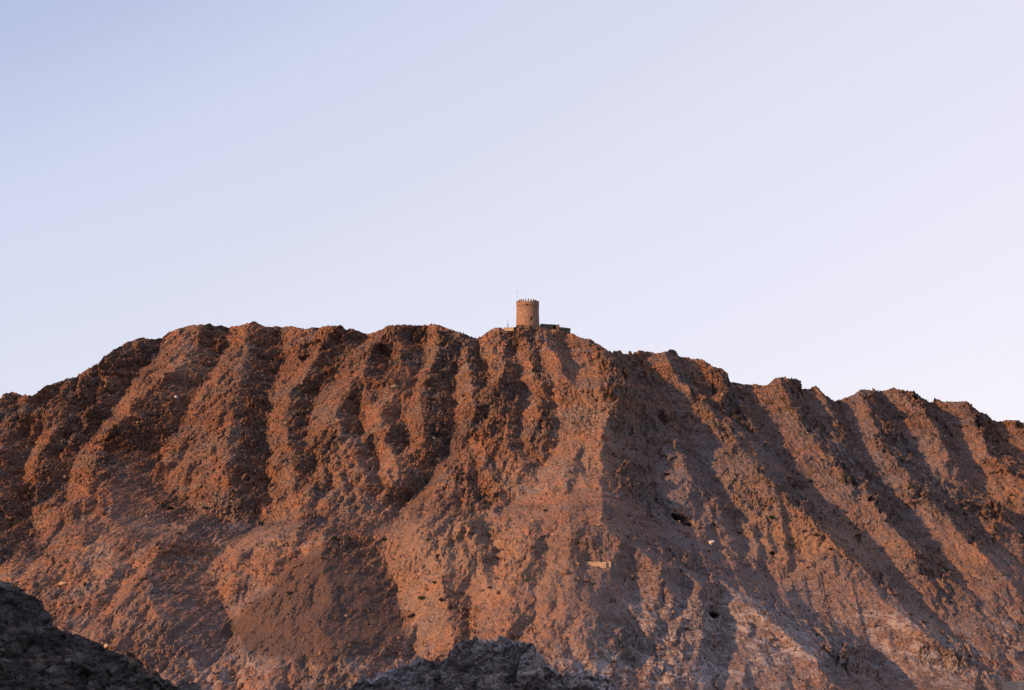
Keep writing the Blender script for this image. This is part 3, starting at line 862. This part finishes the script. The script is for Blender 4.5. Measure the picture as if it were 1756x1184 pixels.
def enclosure(name, label, pxl, pxr, pyl, pyr, pyb, dep, depth_len, seed, doorway=False):
    A = at_depth(pxl, pyl, dep); B = at_depth(pxr, pyr, dep); zb_ = at_depth(pxl, pyb, dep).z - 2.5
    root = empty(name, (A.x, dep, zb_)); root['label'] = label; root['category'] = 'ruin'
    w = B.x - A.x; h0 = A.z - zb_; h1 = B.z - zb_
    bm = bmesh.new()
    if doorway:
        a_, b_ = w * .68, w * .68 + .8
        hm = h0 + (h1 - h0) * .7
        ragged_wall(bm, 0, a_, 0, .55, 0, h0, hm, seed)
        ragged_wall(bm, b_, w, 0, .55, 0, hm, h1, seed + 1)
        ragged_wall(bm, a_, b_, .02, .53, hm - .45, hm, hm, seed + 2, .03)
        ragged_wall(bm, a_, b_, .02, .53, 0, hm - 1.7, hm - 1.7, seed + 3, .03)
    else:
        ragged_wall(bm, 0, w, 0, .55, 0, h0, h1, seed)
    obj_bm('front_wall', bm, M_wall, root)
    bm = bmesh.new(); ragged_wall(bm, 0, w, depth_len, depth_len + .5, 0, h0 - .2, h1 - .2, seed + 5); obj_bm('back_wall', bm, M_wall, root)
    for xx, hh in ((.01, h0), (w - .56, h1)):
        bm = bmesh.new(); ragged_wall(bm, .56, depth_len - .01, 0, .55, 0, hh, hh - .15, seed + 7)
        o = obj_bm('side_wall', bm, M_wall, root)
        o.rotation_euler = (0, 0, math.pi / 2); o.location = (xx + .55, 0, 0)
    bm = bmesh.new(); ragged_wall(bm, -.12, w + .12, -.12, depth_len + .6, h1 - .45 if not doorway else h0 - .4, h0 - .12 if doorway else h0 - .1, h1 - .12 if doorway else h1 - .1, seed + 9, .02)
    obj_bm('flat_roof', bm, M_wall, root)
    return root
ey, ez = ridge_y(945); 
enclosure('ruined_guardhouse', 'low flat-topped stone ruin with a doorway, next to the round tower', 927, 959, 555.3, 557.2, 566, ey + .8, 5.0, 3, True)
ey2, ez2 = ridge_y(970)
enclosure('ruined_enclosure', 'lower stepped stone block at the right end of the ruins beside the tower', 959.6, 978, 560.8, 563, 574, ey2 + .6, 4.0, 13)

def low_wall(name, label, pxl, pxr, pyt, pyb, dep, th, mat, seed, rag=.12, cat='wall'):
    A = at_depth(pxl, pyt, dep); B = at_depth(pxr, pyt, dep); zb_ = at_depth(pxl, pyb, dep).z - .8
    bm = bmesh.new(); ragged_wall(bm, 0, B.x - A.x, 0, th, 0, A.z - zb_, B.z - zb_, seed, rag)
    o = obj_bm(name, bm, mat, None, loc=(A.x, dep, zb_))
    return tag(o, label, cat)
low_wall('footing_wall', 'low pale rubble wall along the ridge crest below the short mast', 864, 881, 561.6, 564, ly - .6, .6, M_palewall, 23, .08)
p = mount_point(1018, 970)
def pale_wall():
    root = empty('stone_terrace', (p.x, p.y - .4, p.z)); root['label'] = 'pale sunlit dry stone terrace wall on the lower slope'; root['category'] = 'wall'
    for (x0, x1, z1a, z1b, y0, nm, sd_) in [(-2.2, 3.1, .95, .8, 0, 'wall', 31), (-2.95, -2.35, 1.35, 1.3, .3, 'corner_pile', 33), (3.2, 4.3, .75, 1.15, .5, 'broken_end', 35)]:
        bm = bmesh.new(); ragged_wall(bm, x0, x1, y0 - .2, y0 + .5, -1.0, z1a, z1b, sd_, .16, .4)
        obj_bm(nm, bm, M_palewall, root)
pale_wall()

# ------------------------------------------------------------------ single boulders
def boulder(px, py, size, label, mat, seed, sx=1.0, tilt=0.0):
    p_ = mount_point(px, py)
    bm = bmesh.new(); bmesh.ops.create_icosphere(bm, subdivisions=3, radius=1)
    for v in bm.verts:
        c = v.co.copy()
        k = 1 + .35 * mnoise.noise(c * 1.3 + Vector((seed, 0, 0))) + .12 * mnoise.noise(c * 3.7 + Vector((0, seed, 0)))
        v.co = Vector((c.x * k * sx, c.y * k * .8, c.z * k * .7))
        for nrm, dd in ((Vector((.6, -.5, .6)).normalized(), .62), (Vector((-.7, -.6, .2)).normalized(), .7)):
            e = v.co.dot(nrm) - dd
            if e > 0: v.co -= nrm * e * .85
        v.co *= size
    o = obj_bm('boulder', bm, mat, None, loc=p_ + Vector((0, -.3, .15 * size)))
    o.rotation_euler = (0, tilt, seed)
    return tag(o, label, 'boulder', 'conspicuous single boulders')
M_white = plain_mat('white_rock', (.40, .36, .35)); M_palerock = plain_mat('pale_tan_rock', (.30, .23, .18))
boulder(1219, 933, .95, 'slanted white boulder alone in the shadowed valley', M_white, 1, 1.2, .0).rotation_euler = (0, -.6, 0)
boulder(302, 683, .95, 'bright white boulder in a hollow high on the left slope', M_white, 2, 1.3)
boulder(108, 1003, .8, 'pale tan boulder just above the shaded foreground hillside', M_palerock, 3, 1.7)
boulder(676, 665, .85, 'yellowish block below the middle crags left of the tower', M_palerock, 4, 1.0)
boulder(183, 1109, .7, 'small pale boulder at the edge of the foreground shadow', M_palerock, 5, 1.0)

# ------------------------------------------------------------------ dark desert shrubs
M_leaf = plain_mat('dark_scrub_leaf', (.035, .045, .028)); M_stem = plain_mat('scrub_stem', (.08, .06, .045))
def shrub_proto(seed):
    rg = random.Random(seed)
    root = empty('desert_shrub', (0, 0, 0))
    bm = bmesh.new()
    for k in range(240):
        a = rg.uniform(0, 6.283); ph = math.acos(rg.uniform(-.1, 1)); r = rg.uniform(.45, 1.0) * (1 + .3 * math.sin(3 * a + seed))
        c = Vector((r * math.sin(ph) * math.cos(a), r * math.sin(ph) * math.sin(a), .25 + .85 * r * math.cos(ph)))
        u = Vector((rg.uniform(-1,1), rg.uniform(-1,1), rg.uniform(-1,1))).normalized(); w = u.orthogonal().normalized()
        s_ = rg.uniform(.07, .16)
        bm.faces.new([bm.verts.new(c + u * s_ * 1.6), bm.verts.new(c + w * s_), bm.verts.new(c - u * s_ * 1.4), bm.verts.new(c - w * s_)])
    obj_bm('foliage', bm, M_leaf, root)
    bm = bmesh.new()
    for k in range(7):
        a = k * .9 + seed
        add_rod(bm, 0, 0, -.3, .75, .045, .015, 5, math.cos(a) * .5, math.sin(a) * .5)
    obj_bm('stem', bm, M_stem, root)
    return root
protos = [shrub_proto(k) for k in range(3)]
usedp = set()
SHR = {
 ('dark shrub on the sunlit right-hand spurs', 'shrubs on the right-hand spurs'):
   [(1409,790),(1390,827),(1474,858),(1527,857),(1563,857),(1689,872),(1733,851),(1351,857),(1380,912),(1398,919),(1323,890),(1704,994),(1562,1056),(1316,870),(1424,944)],
 ('dark shrub mid-way along the lower slope', 'shrubs on the middle lower slope'):
   [(576,927),(598,926),(658,928),(751,954),(745,1001),(723,1029),(757,1031),(707,1059),(840,1010),(935,878),(702,1060)],
 ('dark shrub above the cone of dark gravel on the left', 'shrubs on the left slope'):
   [(281,870),(352,873),(310,918),(322,856),(402,846),(494,1018)],
 ('dark shrub among the pale broken rocks at lower right', 'shrubs among the pale rocks'):
   [(1400,1091),(1312,1029),(1178,1080),(1446,1142),(1585,1070)],
}
rs = random.Random(5); kk = 0
for (lab, grp), pts in SHR.items():
    pts.sort()
    for oi, (px, py) in enumerate(pts):
        pr = protos[kk % 3]
        if kk < 3: o = pr
        else:
            o = pr.copy(); COL.objects.link(o)
            for ch in list(pr.children):
                c = ch.copy(); COL.objects.link(c); c.parent = o
        kk += 1
        ordn = ['leftmost', 'second', 'third', 'fourth', 'fifth', 'sixth', 'seventh', 'eighth', 'ninth', 'tenth', 'eleventh', 'twelfth', 'thirteenth', 'fourteenth', 'fifteenth'][oi]
        if oi == len(pts) - 1: ordn = 'rightmost'
        o['label'] = lab + ', ' + ordn + (' of them' if ordn.endswith('most') else ' from the left'); o['category'] = 'shrub'; o['group'] = grp
        s_ = rs.uniform(.5, .85)
        o.location = mount_point(px, py) + Vector((0, -.25, 0)); o.rotation_euler = (0, 0, rs.uniform(0, 6.28)); o.scale = (s_ * 1.1, s_ * 1.1, s_)

# ------------------------------------------------------------------ the corner of a rendered house at the lower right edge
def house():
    y0 = 286.0
    A = at_depth(1744.5, 1169.5, y0); zb_ = -12.6
    root = empty('plastered_house', (A.x, y0, zb_)); root['label'] = 'corner of a pale plastered house at the foot of the mountain'; root['category'] = 'house'
    M_pl = plain_mat('pink_plaster', (.40, .31, .26)); M_fr = plain_mat('painted_frame', (.5, .42, .36)); M_gl = plain_mat('window_glass', (.03, .025, .025), .15)
    H = A.z - zb_; Wd, Dp = 11.0, 9.0
    wins = [(x, z) for x in (1.15, 4.7, 8.2) for z in (H - 2.1, H - 5.4, H - 8.7, H - 12.0, H - 15.3)]
    bm = bmesh.new()
    # front wall as a grid with real openings
    xsn = sorted({0, Wd, *[w[0] for w in wins], *[w[0] + 1.3 for w in wins]}); zsn = sorted({0, H, *[w[1] for w in wins], *[w[1] + 1.5 for w in wins]})
    def isw(x, z): return any(w[0] < x < w[0] + 1.3 and w[1] < z < w[1] + 1.5 for w in wins)
    for a_, b_ in zip(xsn[:-1], xsn[1:]):
        for c_, d_ in zip(zsn[:-1], zsn[1:]):
            if isw((a_ + b_) / 2, (c_ + d_) / 2): continue
            bm.faces.new([bm.verts.new(v) for v in ((a_, 0, c_), (b_, 0, c_), (b_, 0, d_), (a_, 0, d_))])
    for x, z in wins:
        X0, X1, Z0, Z1 = x, x + 1.3, z, z + 1.5
        for q_ in (((X0,0,Z0),(X0,.3,Z0),(X0,.3,Z1),(X0,0,Z1)), ((X1,0,Z0),(X1,0,Z1),(X1,.3,Z1),(X1,.3,Z0)), ((X0,0,Z1),(X0,.3,Z1),(X1,.3,Z1),(X1,0,Z1)), ((X0,0,Z0),(X1,0,Z0),(X1,.3,Z0),(X0,.3,Z0))):
            bm.faces.new([bm.verts.new(v) for v in q_])
    for q_ in (((0,0,0),(0,0,H),(0,Dp,H),(0,Dp,0)), ((Wd,0,0),(Wd,Dp,0),(Wd,Dp,H),(Wd,0,H)), ((0,Dp,0),(0,Dp,H),(Wd,Dp,H),(Wd,Dp,0))):
        bm.faces.new([bm.verts.new(v) for v in q_])
    bmesh.ops.remove_doubles(bm, verts=bm.verts, dist=.001)
    obj_bm('wall', bm, M_pl, root)
    bm = bmesh.new(); add_box(bm, .25, Wd - .25, .25, Dp - .25, H - .5, H - .3); obj_bm('roof', bm, M_pl, root)
    bm = bmesh.new()
    for b_ in ((-.08, Wd + .08, -.08, .25), (-.08, Wd + .08, Dp - .25, Dp + .08)): add_box(bm, b_[0], b_[1], b_[2], b_[3], H - .12, H + .12)
    for b_ in ((-.08, .25), (Wd - .25, Wd + .08)): add_box(bm, b_[0], b_[1], .251, Dp - .251, H - .12, H + .12)
    obj_bm('parapet', bm, M_fr, root)
    for x, z in wins:
        bm = bmesh.new()
        for b_ in ((x, x + .07, z, z + 1.5), (x + 1.23, x + 1.3, z, z + 1.5), (x + .071, x + 1.229, z, z + .07), (x + .071, x + 1.229, z + 1.43, z + 1.5), (x + .62, x + .68, z + .071, z + 1.429)):
            add_box(bm, b_[0], b_[1], .15, .22, b_[2], b_[3])
        w_ = obj_bm('window', bm, M_fr, root)
        bm = bmesh.new(); add_box(bm, x + .072, x + 1.228, .18, .19, z + .072, z + 1.428)
        obj_bm('pane', bm, M_gl, w_)
house()
